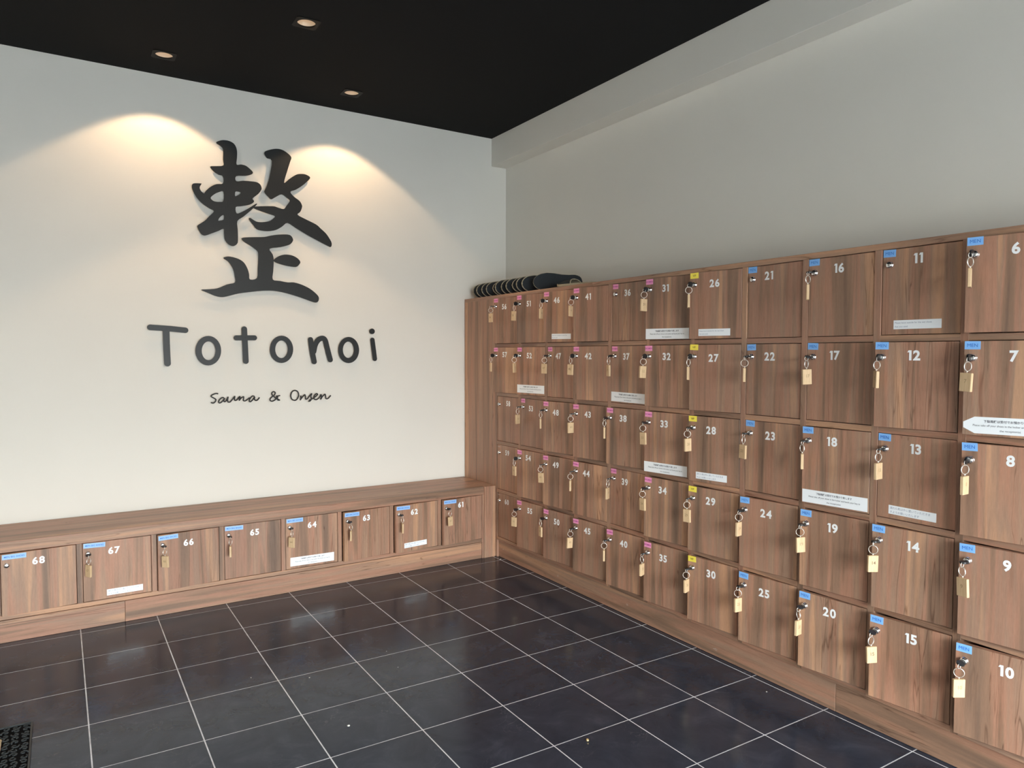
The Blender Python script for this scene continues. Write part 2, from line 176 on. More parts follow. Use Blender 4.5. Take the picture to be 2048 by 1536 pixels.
# ---------------------------------------------------------------- materials
def newmat(name, rough=0.5, metal=0.0, col=(0.5, 0.5, 0.5), spec=0.5):
    m = bpy.data.materials.new(name); m.use_nodes = True
    b = m.node_tree.nodes['Principled BSDF']
    b.inputs['Base Color'].default_value = (*col, 1); b.inputs['Roughness'].default_value = rough
    b.inputs['Metallic'].default_value = metal; b.inputs['Specular IOR Level'].default_value = spec
    return m, m.node_tree, b
def N(nt, t, **kw):
    n = nt.nodes.new(t)
    for k, v in kw.items(): setattr(n, k, v)
    return n
def coords(nt, scale, seed=True):
    tc = N(nt, 'ShaderNodeTexCoord'); mp = N(nt, 'ShaderNodeMapping')
    mp.inputs['Scale'].default_value = scale
    nt.links.new(tc.outputs['Object'], mp.inputs['Vector'])
    if seed:
        oi = N(nt, 'ShaderNodeObjectInfo'); mu = N(nt, 'ShaderNodeVectorMath', operation='SCALE')
        cb = N(nt, 'ShaderNodeCombineXYZ')
        nt.links.new(oi.outputs['Random'], cb.inputs[0]); nt.links.new(oi.outputs['Random'], cb.inputs[1]); nt.links.new(oi.outputs['Random'], cb.inputs[2])
        nt.links.new(cb.outputs[0], mu.inputs[0]); mu.inputs['Scale'].default_value = 173.0
        nt.links.new(mu.outputs[0], mp.inputs['Location'])
    return mp.outputs[0]
def noise(nt, vec, scale, detail=3, rough=0.5, dist=0.0):
    n = N(nt, 'ShaderNodeTexNoise'); n.inputs['Scale'].default_value = scale; n.inputs['Detail'].default_value = detail
    n.inputs['Roughness'].default_value = rough; n.inputs['Distortion'].default_value = dist
    nt.links.new(vec, n.inputs['Vector']); return n.outputs['Fac']
def ramp(nt, fac, stops):
    r = N(nt, 'ShaderNodeValToRGB'); e = r.color_ramp.elements
    while len(e) < len(stops): e.new(0.5)
    for el, (p, c) in zip(e, stops): el.position = p; el.color = (*c, 1) if len(c) == 3 else c
    nt.links.new(fac, r.inputs[0]); return r.outputs[0]
def mix(nt, fac, a, b, mode='MIX'):
    m = N(nt, 'ShaderNodeMix', data_type='RGBA', blend_type=mode)
    if isinstance(fac, float): m.inputs[0].default_value = fac
    else: nt.links.new(fac, m.inputs[0])
    for i, v in ((6, a), (7, b)):
        if isinstance(v, tuple): m.inputs[i].default_value = (*v, 1)
        else: nt.links.new(v, m.inputs[i])
    return m.outputs[2]
def bump(nt, b, h, strength, dist=0.001):
    bp = N(nt, 'ShaderNodeBump'); bp.inputs['Strength'].default_value = strength; bp.inputs['Distance'].default_value = dist
    nt.links.new(h, bp.inputs['Height']); nt.links.new(bp.outputs[0], b.inputs['Normal'])

def wood(name, along, gain=1.0):
    """walnut-look veneer; along = axis of the grain"""
    m, nt, b = newmat(name, 0.42, spec=0.4)
    s = {'z': (1, 1, 0.045), 'x': (0.045, 1, 1)}[along]
    v = coords(nt, s)
    s2 = {'z': (1, 1, 0.10), 'x': (0.10, 1, 1)}[along]
    v2 = coords(nt, s2)
    bands = noise(nt, v, 15, 3, 0.55, 0.4)
    streak = noise(nt, v, 60, 5, 0.6, 0.5)
    fine = noise(nt, v2, 420, 3, 0.7)
    g = gain
    c = ramp(nt, bands, [(0.32, (0.205*g, 0.131*g, 0.094*g)), (0.42, (0.30*g, 0.181*g, 0.123*g)), (0.48, (0.405*g, 0.215*g, 0.146*g)), (0.56, (0.34*g, 0.215*g, 0.152*g)), (0.64, (0.50*g, 0.289*g, 0.181*g))])
    c = mix(nt, 1.0, c, ramp(nt, streak, [(0.26, (0.70, 0.67, 0.65)), (0.42, (0.95, 0.94, 0.94)), (0.7, (1.08, 1.08, 1.08))]), 'MULTIPLY')
    # a few dark mineral lines
    line = noise(nt, v, 26, 2, 0.5, 0.8)
    lr = ramp(nt, line, [(0.488, (1, 1, 1)), (0.5, (0.55, 0.50, 0.47)), (0.512, (1, 1, 1))])
    mask = ramp(nt, noise(nt, v, 5, 1), [(0.45, (0, 0, 0)), (0.6, (1, 1, 1))])
    c = mix(nt, 1.0, c, mix(nt, mask, (1.0, 1.0, 1.0), lr), 'MULTIPLY')
    c = mix(nt, 1.0, c, ramp(nt, fine, [(0.3, (0.9, 0.9, 0.9)), (0.7, (1.06, 1.06, 1.06))]), 'MULTIPLY')
    # each board leans a little warmer or greyer
    oi = N(nt, 'ShaderNodeObjectInfo')
    c = mix(nt, 1.0, c, ramp(nt, oi.outputs['Random'], [(0, (0.94, 0.93, 0.92)), (0.35, (1.05, 1.0, 0.95)), (0.7, (1.0, 1.0, 0.97)), (1, (1.16, 1.07, 1.0))]), 'MULTIPLY')
    nt.links.new(c, b.inputs['Base Color'])
    bump(nt, b, streak, 0.12, 0.0008)
    return m
WOODV = wood('walnut_veneer_upright', 'z', 1.0)
WOODH = wood('walnut_veneer_level', 'x', 0.98)

def paint(name, col):
    m, nt, b = newmat(name, 0.85, col=col, spec=0.25)
    v = coords(nt, (1, 1, 1), False)
    big = noise(nt, v, 1.7, 3)
    nt.links.new(ramp(nt, big, [(0.3, tuple(x * 0.985 for x in col)), (0.7, tuple(min(1, x * 1.012) for x in col))]), b.inputs['Base Color'])
    bump(nt, b, noise(nt, v, 260, 4, 0.6), 0.10, 0.001)
    return m
WALL = paint('wall_paint', (0.79, 0.765, 0.703))
CEILM, nt, b = newmat('black_ceiling_paint', 0.9, col=(0.015, 0.015, 0.015), spec=0.12)
bump(nt, b, noise(nt, coords(nt, (1, 1, 1), False), 240, 3), 0.05, 0.001)

TILE, nt, b = newmat('slate_look_tile', 0.24, col=(0.03, 0.032, 0.04), spec=0.29)
v = coords(nt, (1, 1, 1)); g = coords(nt, (1, 1, 1), False)
haze = noise(nt, v, 7, 6, 0.65, 0.6)
vein = noise(nt, v, 9, 4, 0.55, 1.6)
c = ramp(nt, haze, [(0.3, (0.0175, 0.0235, 0.0385)), (0.55, (0.0285, 0.0375, 0.0580)), (0.75, (0.046, 0.058, 0.085))])
vr = ramp(nt, vein, [(0.488, (0, 0, 0)), (0.5, (0.035, 0.037, 0.042)), (0.512, (0, 0, 0))])
vm = ramp(nt, noise(nt, v, 4, 2), [(0.52, (0, 0, 0)), (0.66, (1, 1, 1))])
c = mix(nt, 1.0, c, mix(nt, 1.0, vr, vm, 'MULTIPLY'), 'ADD')
nt.links.new(c, b.inputs['Base Color'])
nt.links.new(ramp(nt, noise(nt, v, 11, 5, 0.6), [(0.3, (0.10,)*3), (0.7, (0.24,)*3)]), b.inputs['Roughness'])
bump(nt, b, noise(nt, v, 22, 7, 0.62, 0.5), 0.28, 0.0014)
GROUT, nt, b = newmat('pale_grout', 0.9, col=(0.42, 0.42, 0.44), spec=0.2)
nt.links.new(ramp(nt, noise(nt, coords(nt, (1, 1, 1), False), 9, 5, 0.7), [(0.3, (0.50, 0.50, 0.53)), (0.6, (0.82, 0.83, 0.87))]), b.inputs['Base Color'])

SIGNM, nt, b = newmat('dark_grey_sign_metal', 0.42, 0.0, (0.017, 0.019, 0.020), 0.32)
bump(nt, b, noise(nt, coords(nt, (1, 1, 1), False), 300, 2), 0.05, 0.0005)
SCREW = newmat('sign_screw', 0.5, 0.3, (0.012, 0.013, 0.014))[0]
CHROME, nt, b = newmat('chrome', 0.14, 1.0, (0.80, 0.80, 0.80))
nt.links.new(ramp(nt, noise(nt, coords(nt, (1, 1, 1)), 60, 2), [(0.3, (0.10,)*3), (0.7, (0.22,)*3)]), b.inputs['Roughness'])
NICKEL = newmat('nickel_ring', 0.38, 0.75, (0.95, 0.90, 0.83))[0]
BLACKP = newmat('black_key_plastic', 0.4, 0.0, (0.012, 0.013, 0.014))[0]
TAGW, nt, b = newmat('pale_tag_wood', 0.55, col=(0.85, 0.62, 0.38), spec=0.35)
v = coords(nt, (1, 1, 0.08))
nt.links.new(ramp(nt, noise(nt, v, 260, 3, 0.6), [(0.25, (0.60, 0.40, 0.22)), (0.6, (0.70, 0.50, 0.30)), (0.8, (0.74, 0.55, 0.35))]), b.inputs['Base Color'])
BURN = newmat('burnt_tag_number', 0.7, 0.0, (0.42, 0.28, 0.15))[0]
BURND = newmat('dark_burnt_tag_number', 0.7, 0.0, (0.22, 0.13, 0.07))[0]
WHITEV = newmat('white_vinyl', 0.5, 0.0, (0.90, 0.90, 0.90))[0]
PAPER = newmat('laminated_paper', 0.35, 0.0, (0.92, 0.94, 0.96))[0]
INK = newmat('dark_print', 0.6, 0.0, (0.05, 0.05, 0.07))[0]
INKF = newmat('faded_print', 0.6, 0.0, (0.30, 0.33, 0.42))[0]
BLUE = newmat('blue_label', 0.4, 0.0, (0.235, 0.50, 0.92))[0]
BLUEL = newmat('pale_blue_label', 0.4, 0.0, (0.33, 0.56, 0.92))[0]
BLUEI = newmat('blue_print', 0.5, 0.0, (0.02, 0.15, 0.60))[0]
PINK = newmat('pink_label', 0.45, 0.0, (0.88, 0.33, 0.55))[0]
PINKI = newmat('magenta_print', 0.5, 0.0, (0.48, 0.06, 0.30))[0]
YEL = newmat('yellow_label', 0.45, 0.0, (0.95, 0.78, 0.10))[0]
YELI = newmat('yellow_label_print', 0.5, 0.0, (0.22, 0.13, 0.02))[0]
RESID = newmat('label_residue', 0.5, 0.0, (0.50, 0.42, 0.36))[0]
DENIM, nt, b = newmat('dark_navy_fabric', 0.85, col=(0.022, 0.028, 0.036), spec=0.2)
v = coords(nt, (1, 1, 1)); w_ = noise(nt, v, 900, 2, 0.6)
nt.links.new(ramp(nt, w_, [(0.35, (0.018, 0.022, 0.027)), (0.65, (0.042, 0.049, 0.056))]), b.inputs['Base Color'])
bump(nt, b, w_, 0.5, 0.0008)
BEIGE, nt, b = newmat('beige_lining', 0.85, col=(0.42, 0.37, 0.28), spec=0.2)
v = coords(nt, (1, 1, 1)); w_ = noise(nt, v, 500, 3, 0.6)
nt.links.new(ramp(nt, w_, [(0.35, (0.33, 0.29, 0.21)), (0.65, (0.50, 0.45, 0.34))]), b.inputs['Base Color'])
bump(nt, b, w_, 0.4, 0.0008)
MATBASE = newmat('mat_backing', 0.9, 0.0, (0.004, 0.004, 0.005), 0.1)[0]
RUBBER, nt, b = newmat('black_rubber', 0.5, col=(0.026, 0.031, 0.033), spec=0.5)
bump(nt, b, noise(nt, coords(nt, (1, 1, 1), False), 300, 3), 0.2, 0.0006)
COIR, nt, b = newmat('pale_coir', 0.9, col=(0.55, 0.42, 0.27), spec=0.1)
w_ = noise(nt, coords(nt, (1, 1, 1)), 380, 4, 0.7)
nt.links.new(ramp(nt, w_, [(0.3, (0.36, 0.25, 0.14)), (0.6, (0.66, 0.52, 0.35))]), b.inputs['Base Color']); bump(nt, b, w_, 0.8, 0.002)
CREAM = newmat('cream_reflector', 0.35, 0.0, (0.78, 0.68, 0.56))[0]
BTRIM = newmat('black_lamp_trim', 0.5, 0.0, (0.004, 0.004, 0.0045), 0.15)[0]
BULB, nt, b = newmat('lit_lamp', 0.5)
b.inputs['Emission Color'].default_value = (1.0, 0.76, 0.52, 1); b.inputs['Emission Strength'].default_value = 2.4
PAVE, nt, b = newmat('outdoor_paving', 0.9, col=(0.15, 0.15, 0.145))
nt.links.new(ramp(nt, noise(nt, coords(nt, (1, 1, 1), False), 3, 5), [(0.3, (0.12, 0.12, 0.118)), (0.7, (0.18, 0.18, 0.175))]), b.inputs['Base Color'])
ALU = newmat('dark_door_frame', 0.4, 0.6, (0.05, 0.05, 0.055))[0]

# ---------------------------------------------------------------- room shell
def struct(name, bm_or_me, mat=None, parent=None, rot=None, loc=None):
    me = bm_or_me if mat is None else mesh(name, bm_or_me, mat)
    o = obj(name, me, parent, loc, rot)
    if parent is None: o['kind'] = 'structure'
    return o
struct('wall_back', box(bmesh.new(), LEFTX - 0.3, 0.75, 0.0, 0.15, -0.05, CEIL + 0.25), WALL, rot=(0, 0, TH))
struct('wall_right', box(bmesh.new(), WALLX, WALLX + 0.15, FRONTY - 0.15, 0.03, -0.05, CEIL + 0.25), WALL)
struct('trim_1', box(bmesh.new(), BEAMX, WALLX, FRONTY, 0.006, BEAMZ, CEIL, bev=0.0015), WALL)
struct('wall_left', box(bmesh.new(), LEFTX - 0.15, LEFTX, FRONTY - 0.15, 0.0, -0.05, CEIL + 0.25), WALL)
bm = bmesh.new()
box(bm, LEFTX, OPX0, FRONTY - 0.15, FRONTY, -0.05, CEIL + 0.25); box(bm, OPX1, WALLX, FRONTY - 0.15, FRONTY, -0.05, CEIL + 0.25)
box(bm, OPX0, OPX1, FRONTY - 0.15, FRONTY, OPZ, CEIL + 0.25)
struct('wall_front', bm, WALL)
bm = bmesh.new()
for x in (OPX0, (OPX0 + OPX1) / 2 - 0.025, OPX1 - 0.05): box(bm, x, x + 0.05, FRONTY - 0.13, FRONTY - 0.07, 0.0, OPZ)
box(bm, OPX0 + 0.05, OPX1 - 0.05, FRONTY - 0.13, FRONTY - 0.07, OPZ - 0.05, OPZ)
struct('door_1', bm, ALU)
struct('ground', box(bmesh.new(), -25, 25, -45, FRONTY - 0.15, -0.12, -0.03), PAVE)

# ceiling with square cut-outs for the downlights
DL = [(-1.738, -0.313), (-0.837, -0.304), (-1.273, -0.987)]
hs = 0.040
xs = sorted({LEFTX, BEAMX + 0.02} | {x + s * hs for x, _ in DL for s in (-1, 1)})
ys = sorted({FRONTY, 0.02} | {y + s * hs for _, y in DL for s in (-1, 1)})
bm = bmesh.new(); grid = {}
for i, x in enumerate(xs):
    for j, y in enumerate(ys): grid[i, j] = bm.verts.new((x, y, CEIL))
for i in range(len(xs) - 1):
    for j in range(len(ys) - 1):
        cx, cy = (xs[i] + xs[i+1]) / 2, (ys[j] + ys[j+1]) / 2
        if any(abs(cx - a) < hs and abs(cy - c_) < hs for a, c_ in DL): continue
        bm.faces.new((grid[i, j], grid[i, j+1], grid[i+1, j+1], grid[i+1, j]))
r = bmesh.ops.extrude_face_region(bm, geom=list(bm.faces))
bmesh.ops.translate(bm, verts=[e for e in r['geom'] if isinstance(e, bmesh.types.BMVert)], vec=(0, 0, 0.012))
bmesh.ops.recalc_face_normals(bm, faces=list(bm.faces))
struct('ceiling', bm, CEILM)
struct('roof_slab', box(bmesh.new(), LEFTX - 0.15, WALLX + 0.15, FRONTY - 0.15, 0.2, CEIL + 0.16, CEIL + 0.30), CEILM)

# ---------------------------------------------------------------- floor
X0, Y0, TX, TY, TW = -0.0182, -0.4795, 0.30087, 0.3, 0.003573
floor = struct('floor', box(bmesh.new(), LEFTX - 0.1, WALLX + 0.1, FRONTY - 0.15, 0.1, -0.03, -0.0004), GROUT)
GAP = 0.0040; bv = 0.0002
def tile_mesh(w_, d_):
    return mesh('tile', box(bmesh.new(), GAP / 2, w_ - GAP / 2, GAP / 2, d_ - GAP / 2, -0.010, 0.0, bev=bv), TILE)
full = tile_mesh(TX, TY)
def tile_at(me, x, y):
    o = obj('tile', me, floor, (x - TW * y, y + TW * x, random.uniform(-0.0001, 0.0001)), (0, 0, TW)); return o
nj, ni = 12, 22
for j in range(nj):
    for i in range(ni):
        tile_at(full, X0 - (j + 1) * TX, Y0 - (i + 1) * TY)
side = tile_mesh(0.075, TY); back = tile_mesh(TX, 0.115)
for i in range(ni): tile_at(side, X0, Y0 - (i + 1) * TY)
for j in range(nj): tile_at(back, X0 - (j + 1) * TX, Y0)
tile_at(tile_mesh(0.075, 0.115), X0, Y0)

# ---------------------------------------------------------------- doors, shared
DT = 0.018
def door_mesh(w_, h_): return boxmesh('door', (-w_, 0, 0, DT, 0, h_), WOODV, 0.0008)
LDW, LDH = WL - 0.004, HZ - 0.004
BDW, BDH = WB - 0.004, (BZ0 - BZ1) - 0.004
LDOOR = door_mesh(LDW, LDH); BDOOR = door_mesh(BDW, BDH)
bm = bmesh.new()     # cam lock: flange, barrel, face with slot
revolve(bm, [(0.0001, -0.0090), (0.0066, -0.0090), (0.0088, -0.0078), (0.0096, -0.0055), (0.0098, -0.0025), (0.0112, -0.0018), (0.0114, 0.0), (0.0114, 0.002)], 'y', 24)
box(bm, -0.0006, 0.0006, -0.0094, -0.0088, -0.0045, 0.0045, 1)
bmesh.ops.recalc_face_normals(bm, faces=list(bm.faces))
LOCK = mesh('lock', bm, CHROME, BLACKP)

def sticker(w_, h_, base, ink, s, size, bold=0.0, sx=1.0):
    bm = box(bmesh.new(), -w_/2, w_/2, -0.0007, 0.0, -h_/2, h_/2)
    join(bm, text_bm(s, size, bold, sx=sx), (0, -0.0010, 0), 1)
    return mesh('label_sticker', bm, base, ink)
S_MEN = sticker(0.039, 0.0225, BLUE, BLUEI, 'MEN', 0.0135, 0.0)
S_WOM = sticker(0.0375, 0.0225, PINK, PINKI, 'WOMEN', 0.0095, 0.0002)
S_VIP = sticker(0.0385, 0.0225, YEL, YELI, 'VIP', 0.0110, 0.0001)
S_BIG = sticker(0.083, 0.0205, BLUEL, BLUEI, 'MEN BIG SHOES', 0.0105, 0.0001, 0.95)

def notice(kind):
    bm = bmesh.new()
    if kind in ('key', 'keycut'):
        W2, H2 = 0.113, 0.022
        if kind == 'key': box(bm, -W2, W2, -0.0006, 0, -H2, H2)
        else:
            pts = [(-W2, -0.008), (-W2 + 0.028, -H2 - 0.001), (W2 - 0.028, -H2 - 0.001), (W2, -0.008), (W2, 0.008), (W2 - 0.028, H2 + 0.001), (-W2 + 0.028, H2 + 0.001), (-W2, 0.008)]
            A = [bm.verts.new((x, -0.0006, z)) for x, z in pts]; B = [bm.verts.new((x, 0, z)) for x, z in pts]
            bm.faces.new(A); bm.faces.new(list(reversed(B)))
            for i in range(8): bm.faces.new((A[i], B[i], B[(i+1) % 8], A[(i+1) % 8]))
            bmesh.ops.recalc_face_normals(bm, faces=list(bm.faces))
        join(bm, text_bm('下駄箱鍵は受付でお預かり致します', 0.0078, 0.0001), (0, -0.0009, 0.0115), 1)
        join(bm, text_bm('Please take off your shoes in the locker and hands your key to', 0.0076, 0.0, sx=0.93), (0, -0.0009, -0.0012), 1)
        join(bm, text_bm('the receptionist', 0.0076, 0.0), (0, -0.0009, -0.0138), 1)
        return mesh('paper_notice', bm, PAPER, INK)
    W2, H2 = 0.0715, 0.0136
    box(bm, -W2, W2, -0.0006, 0, -H2, H2)
    if kind == 'wet_en':
        join(bm, text_bm('Please leave outside for the wet shoes', 0.0072, 0.0, 'LEFT'), (-W2 + 0.004, -0.0009, 0.0058), 1)
        join(bm, text_bm('that you used', 0.0072, 0.0, 'LEFT'), (-W2 + 0.004, -0.0009, -0.0066), 1)
    else:
        join(bm, text_bm('濡れた靴は外に置いていただきま', 0.0082, 0.0, 'LEFT'), (-W2 + 0.004, -0.0009, 0.0058), 1)
        join(bm, text_bm('すようお願いいたします', 0.0082, 0.0, 'LEFT'), (-W2 + 0.004, -0.0009, -0.0066), 1)
    return mesh('paper_notice', bm, PAPER, INKF)
NOTE = {k: notice(k) for k in ('key', 'keycut', 'wet_en', 'wet_ja')}
NOTES = {31: ('key', -0.1185, 0.025), 26: ('wet_en', -0.1185, 0.0245), 46: ('wet_en', -0.098, 0.029), 52: ('key', -0.117, 0.033),
         37: ('key', -0.1205, 0.0265), 33: ('key', -0.1205, 0.0235), 28: ('wet_ja', -0.1245, 0.026), 18: ('key', -0.1175, 0.026),
         13: ('wet_ja', -0.1245, 0.027), 11: ('wet_en', -0.124, 0.030), 7: ('keycut', -0.118, 0.0295),
         64: ('key', -0.132, 0.033), 67: ('wet_ja', -0.1065, 0.027), 62: ('wet_ja', -0.143, 0.0335)}
SLIGHT = {16, 47, 22, 17, 13, 23, 39, 37, 53}
BANG = {68: 5.0, 66: 5.0, 63: 6.0, 62: 5.5, 61: 5.0}
def number_mesh(s):
    bm = bmesh.new(); parts = []
    for ch in s:
        me = text_bm(ch, 0.0400, 0.0015); xs_ = [v.co.x for v in me.vertices]; zs_ = [v.co.z for v in me.vertices]
        parts.append((ch, me, min(xs_), max(xs_), max(zs_)))
    flag = 0.0052; gap = 0.0042
    wid = sum(p[3] - p[2] + (flag if p[0] == '1' else 0) for p in parts) + gap * (len(s) - 1)
    x = -wid / 2
    for ch, me, a, c_, top in parts:
        if ch == '1': x += flag
        join(bm, me, (x - a, 0, 0), 0)
        if ch == '1':      # the flag of the one
            vs = [bm.verts.new(p) for p in ((x - flag, 0, top - 0.0062), (x + 0.0005, 0, top - 0.0062), (x + 0.0015, 0, top), (x - flag * 0.30, 0, top))]
            bm.faces.new(vs)
        x += c_ - a + gap
    return mesh('number', bm, WHITEV)
DOORS = {}
def put_door(cab, n, xr, zb, bench=False):
    ang = BANG.get(n, 0.0) if bench else ANG.get(n, 0.0)
    if not bench and n in SLIGHT: ang = 0.9
    rec = 0.0 if ang > 2 else (0.001 if bench else 0.004)
    me = BDOOR if bench else LDOOR; w_ = BDW if bench else LDW
    d = obj('door', me, cab, (xr - 0.002, rec, zb + 0.002), (0, 0, R(ang)))
    p = NUMPOS.get(n, (-0.118, 0.218))
    obj('number', number_mesh(str(n)), d, (p[0], -0.0006, p[1]))
    lx, lz = (-0.2465, 0.2105) if bench else (-0.2115, 0.2145)
    obj('lock', LOCK, d, (lx, 0, lz))
    if bench: st, sx_, sz_, sl = S_BIG, -0.2205, 0.2435, 'pale blue MEN BIG SHOES sticker'
    elif n <= 25: st, sx_, sz_, sl = S_MEN, -0.2125, 0.2497, 'blue MEN sticker'
    elif n <= 30: st, sx_, sz_, sl = S_VIP, -0.2125, 0.2505, 'yellow VIP sticker'
    elif n in (58, 59, 60): st = None; sl = 'no sticker'
    else: st, sx_, sz_, sl = S_WOM, -0.2115, 0.2485, 'pink WOMEN sticker'
    rn = random.Random(n)
    if st: obj('label_sticker', st, d, (sx_ + rn.uniform(-0.0015, 0.0015), 0, sz_ + rn.uniform(-0.001, 0.001)), (0, R(rn.uniform(-2, 2)), 0))
    elif n != 58:
        obj('label_residue', mesh('label_residue', box(bmesh.new(), -0.012, 0.012, -0.0004, 0, -0.002, 0.002), RESID), d, (-0.215, 0, 0.248))
    state = 'standing ajar' if ang > 2 else 'closed'
    lab = 'door numbered %d with %s, %s' % (n, sl, state)
    if n in NOTES:
        k, nx, nz = NOTES[n]; obj('paper_notice', NOTE[k], d, (nx, 0, nz), (0, R(rn.uniform(-0.8, 0.8)), 0)); lab += ', white notice near its foot'
    d['label'] = lab
    # where the key sits, in world space
    DOORS[n] = (cab, d, lx, lz)
    return d

# ---------------------------------------------------------------- big shoe locker wall
lock_cab = thing('shoe_locker', 'tall walnut-veneer shoe locker wall with five rows of numbered doors along the right wall', 'shoe locker', (0, 0, 0), R(-90))
NC = 12; DEP = 0.300; ZF = 0.1043; LEND = L0 + NC * PL + (PL - WL)
SW = PL - WL; left0 = L0 + PL - WL - SW      # left side of the first stile
def cpart(name, dims, mat, label=None, bev=0.0010, cab=lock_cab):
    x0, x1, y0, y1, z0, z1 = dims
    me = boxmesh(name, (0, x1 - x0, 0, y1 - y0, 0, z1 - z0), mat, bev)
    return obj(name, me, cab, (x0, y0, z0), label=label)
cpart('filler_panel', (0.004, left0, 0.0, 0.018, 0.0, LTOP - 0.0204), WOODV, 'broad plain upright panel beside the sign wall')
seam = 1.2962
cpart('top_panel', (0.004, seam - 0.0005, 0, DEP, LTOP - 0.0204, LTOP), WOODH)
cpart('top_panel', (seam + 0.0005, LEND, 0, DEP, LTOP - 0.0204, LTOP), WOODH)
cpart('back_panel', (0.01, LEND, DEP, DEP + 0.008, 0.02, LTOP), WOODV)
dv = boxmesh('divider', (0, SW, 0, DEP, 0, LTOP - 0.0204 - ZF), WOODV, 0.0006)
for k in range(NC + 1):
    x = left0 + k * PL
    obj('divider', dv, lock_cab, (x, 0, ZF))
cpart('end_panel', (left0, left0 + SW, 0.0, 0.04, 0, ZF), WOODV)
cpart('end_panel', (LEND - SW, LEND, 0.0, DEP, 0, ZF), WOODV)
sh = boxmesh('shelf', (0, WL, 0, DEP, 0, PZ - HZ), WOODH, 0.0006)
for k in range(NC):
    for r_ in range(5):
        obj('shelf', sh, lock_cab, (L0 + (k+1) * PL - WL, 0.0002, Z0 - r_ * PZ - HZ - (PZ - HZ)))
pseam = 2.607
cpart('plinth_board', (left0 + SW, pseam - 0.0006, 0.0138, 0.030, 0.001, ZF - 0.0035), WOODH)
cpart('plinth_board', (pseam + 0.0006, LEND - SW, 0.0138, 0.030, 0.001, ZF - 0.0035), WOODH)
for k in range(NC):
    for r_ in range(5):
        n = 56 - 5 * k + r_
        put_door(lock_cab, n, L0 + (k+1) * PL, Z0 - r_ * PZ - HZ)
for x, z, w_ in ((0.458, 0.047, 0.016), (1.008, 0.040, 0.016), (1.552, 0.053, 0.022), (2.08, 0.029, 0.024)):
    bm = bmesh.new()
    for q_ in range(3):
        a = random.uniform(-0.3, 0.3); xx = random.uniform(-w_/2, 0); zz = random.uniform(-0.005, 0.005)
        vs = [bm.verts.new((xx, 0, zz)), bm.verts.new((xx + w_/2, 0, zz + a * 0.01)), bm.verts.new((xx + w_/2, 0, zz + a * 0.01 + 0.0016)), bm.verts.new((xx, 0, zz + 0.0016))]
        bm.faces.new(vs)
    obj('scuff_mark', mesh('scuff_mark', bm, RESID), lock_cab, (x, 0.0134, z), label='small pale scuff on the plinth')

# ---------------------------------------------------------------- bench with lockers under it
bench = thing('locker_bench', 'low walnut-veneer bench with eight numbered locker doors below the sign', 'bench', (0, -BY, 0), TH)
BEND = LEFTX + 0.012; BDEP = BY - 0.010
bpart = lambda name, dims, mat, label=None, bev=0.001: cpart(name, dims, mat, label, bev, bench)
bpart('seat_board', (BEND, -0.0790, 0, BDEP, BZ0, BTOP), WOODH)
bpart('seat_board', (-0.0788, -0.0010, 0.020, BDEP, BZ0, BTOP), WOODH)
bpart('end_post', (-0.0788, -0.0010, -0.0045, 0.0196, 0.0, BTOP + 0.0003), WOODV, 'upright end post meeting the tall lockers')
bpart('divider', (-B0, -0.0790, 0, 0.30, 0.0, BZ0 - 0.0002), WOODV)
BS = PB - WB
bd = boxmesh('divider', (0, BS, 0, 0.34, 0, BZ0 - BZ1 - 0.0004), WOODV, 0.0006)
NBD = 8
for k in range(1, NBD + 1): obj('divider', bd, bench, (-(B0 + k * PB) + 0.0001, 0, BZ1 + 0.0002))
ZP = 0.0969
bpart('bottom_board', (BEND, -B0, 0, 0.34, ZP, BZ1), WOODH)
bpart('back_panel', (BEND, -0.08, 0.345, 0.353, 0.02, BZ0), WOODV)
bpart('plinth_board', (-1.95, -B0 - 0.002, 0.0012, 0.018, 0.0005, ZP - 0.0028), WOODH)
bpart('plinth_board', (BEND, -1.951, 0.0012, 0.018, 0.0005, ZP - 0.0028), WOODH)
bpart('front_panel', (BEND, -(B0 + NBD * PB) - 0.001, 0.001, 0.019, BZ1 + 0.001, BZ0 - 0.001), WOODV)
for k in range(NBD): put_door(bench, 61 + k, -(B0 + k * PB), BZ1, True)

# ---------------------------------------------------------------- keys
bpy.context.view_layer.update()
def keyhead(hor):
    bm = bmesh.new()    # canonical: sticks out along -y from the lock face at y=-0.0118
    a, b_ = (0.0105, 0.0024)
    n = 18; F_ = []; K_ = []
    for s_, L_ in ((-1, F_), (1, K_)):
        for i in range(n):
            t = 2 * math.pi * i / n
            u = a * math.cos(t) * (1 if abs(math.cos(t)) < .99 else 1.0); v_ = -0.0270 + 0.0130 * math.sin(t)
            L_.append(bm.verts.new((u, v_, s_ * b_) if hor else (s_ * b_, v_, u)))
    bm.faces.new(F_); bm.faces.new(list(reversed(K_)))
    for i in range(n): bm.faces.new((F_[i], K_[i], K_[(i+1) % n], F_[(i+1) % n]))
    bmesh.ops.recalc_face_normals(bm, faces=list(bm.faces))
    c_ = 0.0056
    if hor: box(bm, -c_, c_, -0.0190, -0.0115, -0.0018, 0.0018)
    else: box(bm, -0.0018, 0.0018, -0.0190, -0.0115, -c_, c_)
    return mesh('key_head', bm, BLACKP)
KH = {'h': keyhead(True), 'v': keyhead(False)}
def blade(hor):
    if hor: return boxmesh('key_blade', (-0.0036, 0.0036, -0.0120, -0.0091, -0.0009, 0.0009), NICKEL, 0.0002)
    return boxmesh('key_blade', (-0.0009, 0.0009, -0.0120, -0.0091, -0.0036, 0.0036), NICKEL, 0.0002)
KB = {'h': blade(True), 'v': blade(False)}
bm = bmesh.new(); torus(bm, 0.0068, 0.0008, (0, 0, -0.0058), 22, 6); LINK = mesh('link_ring', bm, NICKEL)
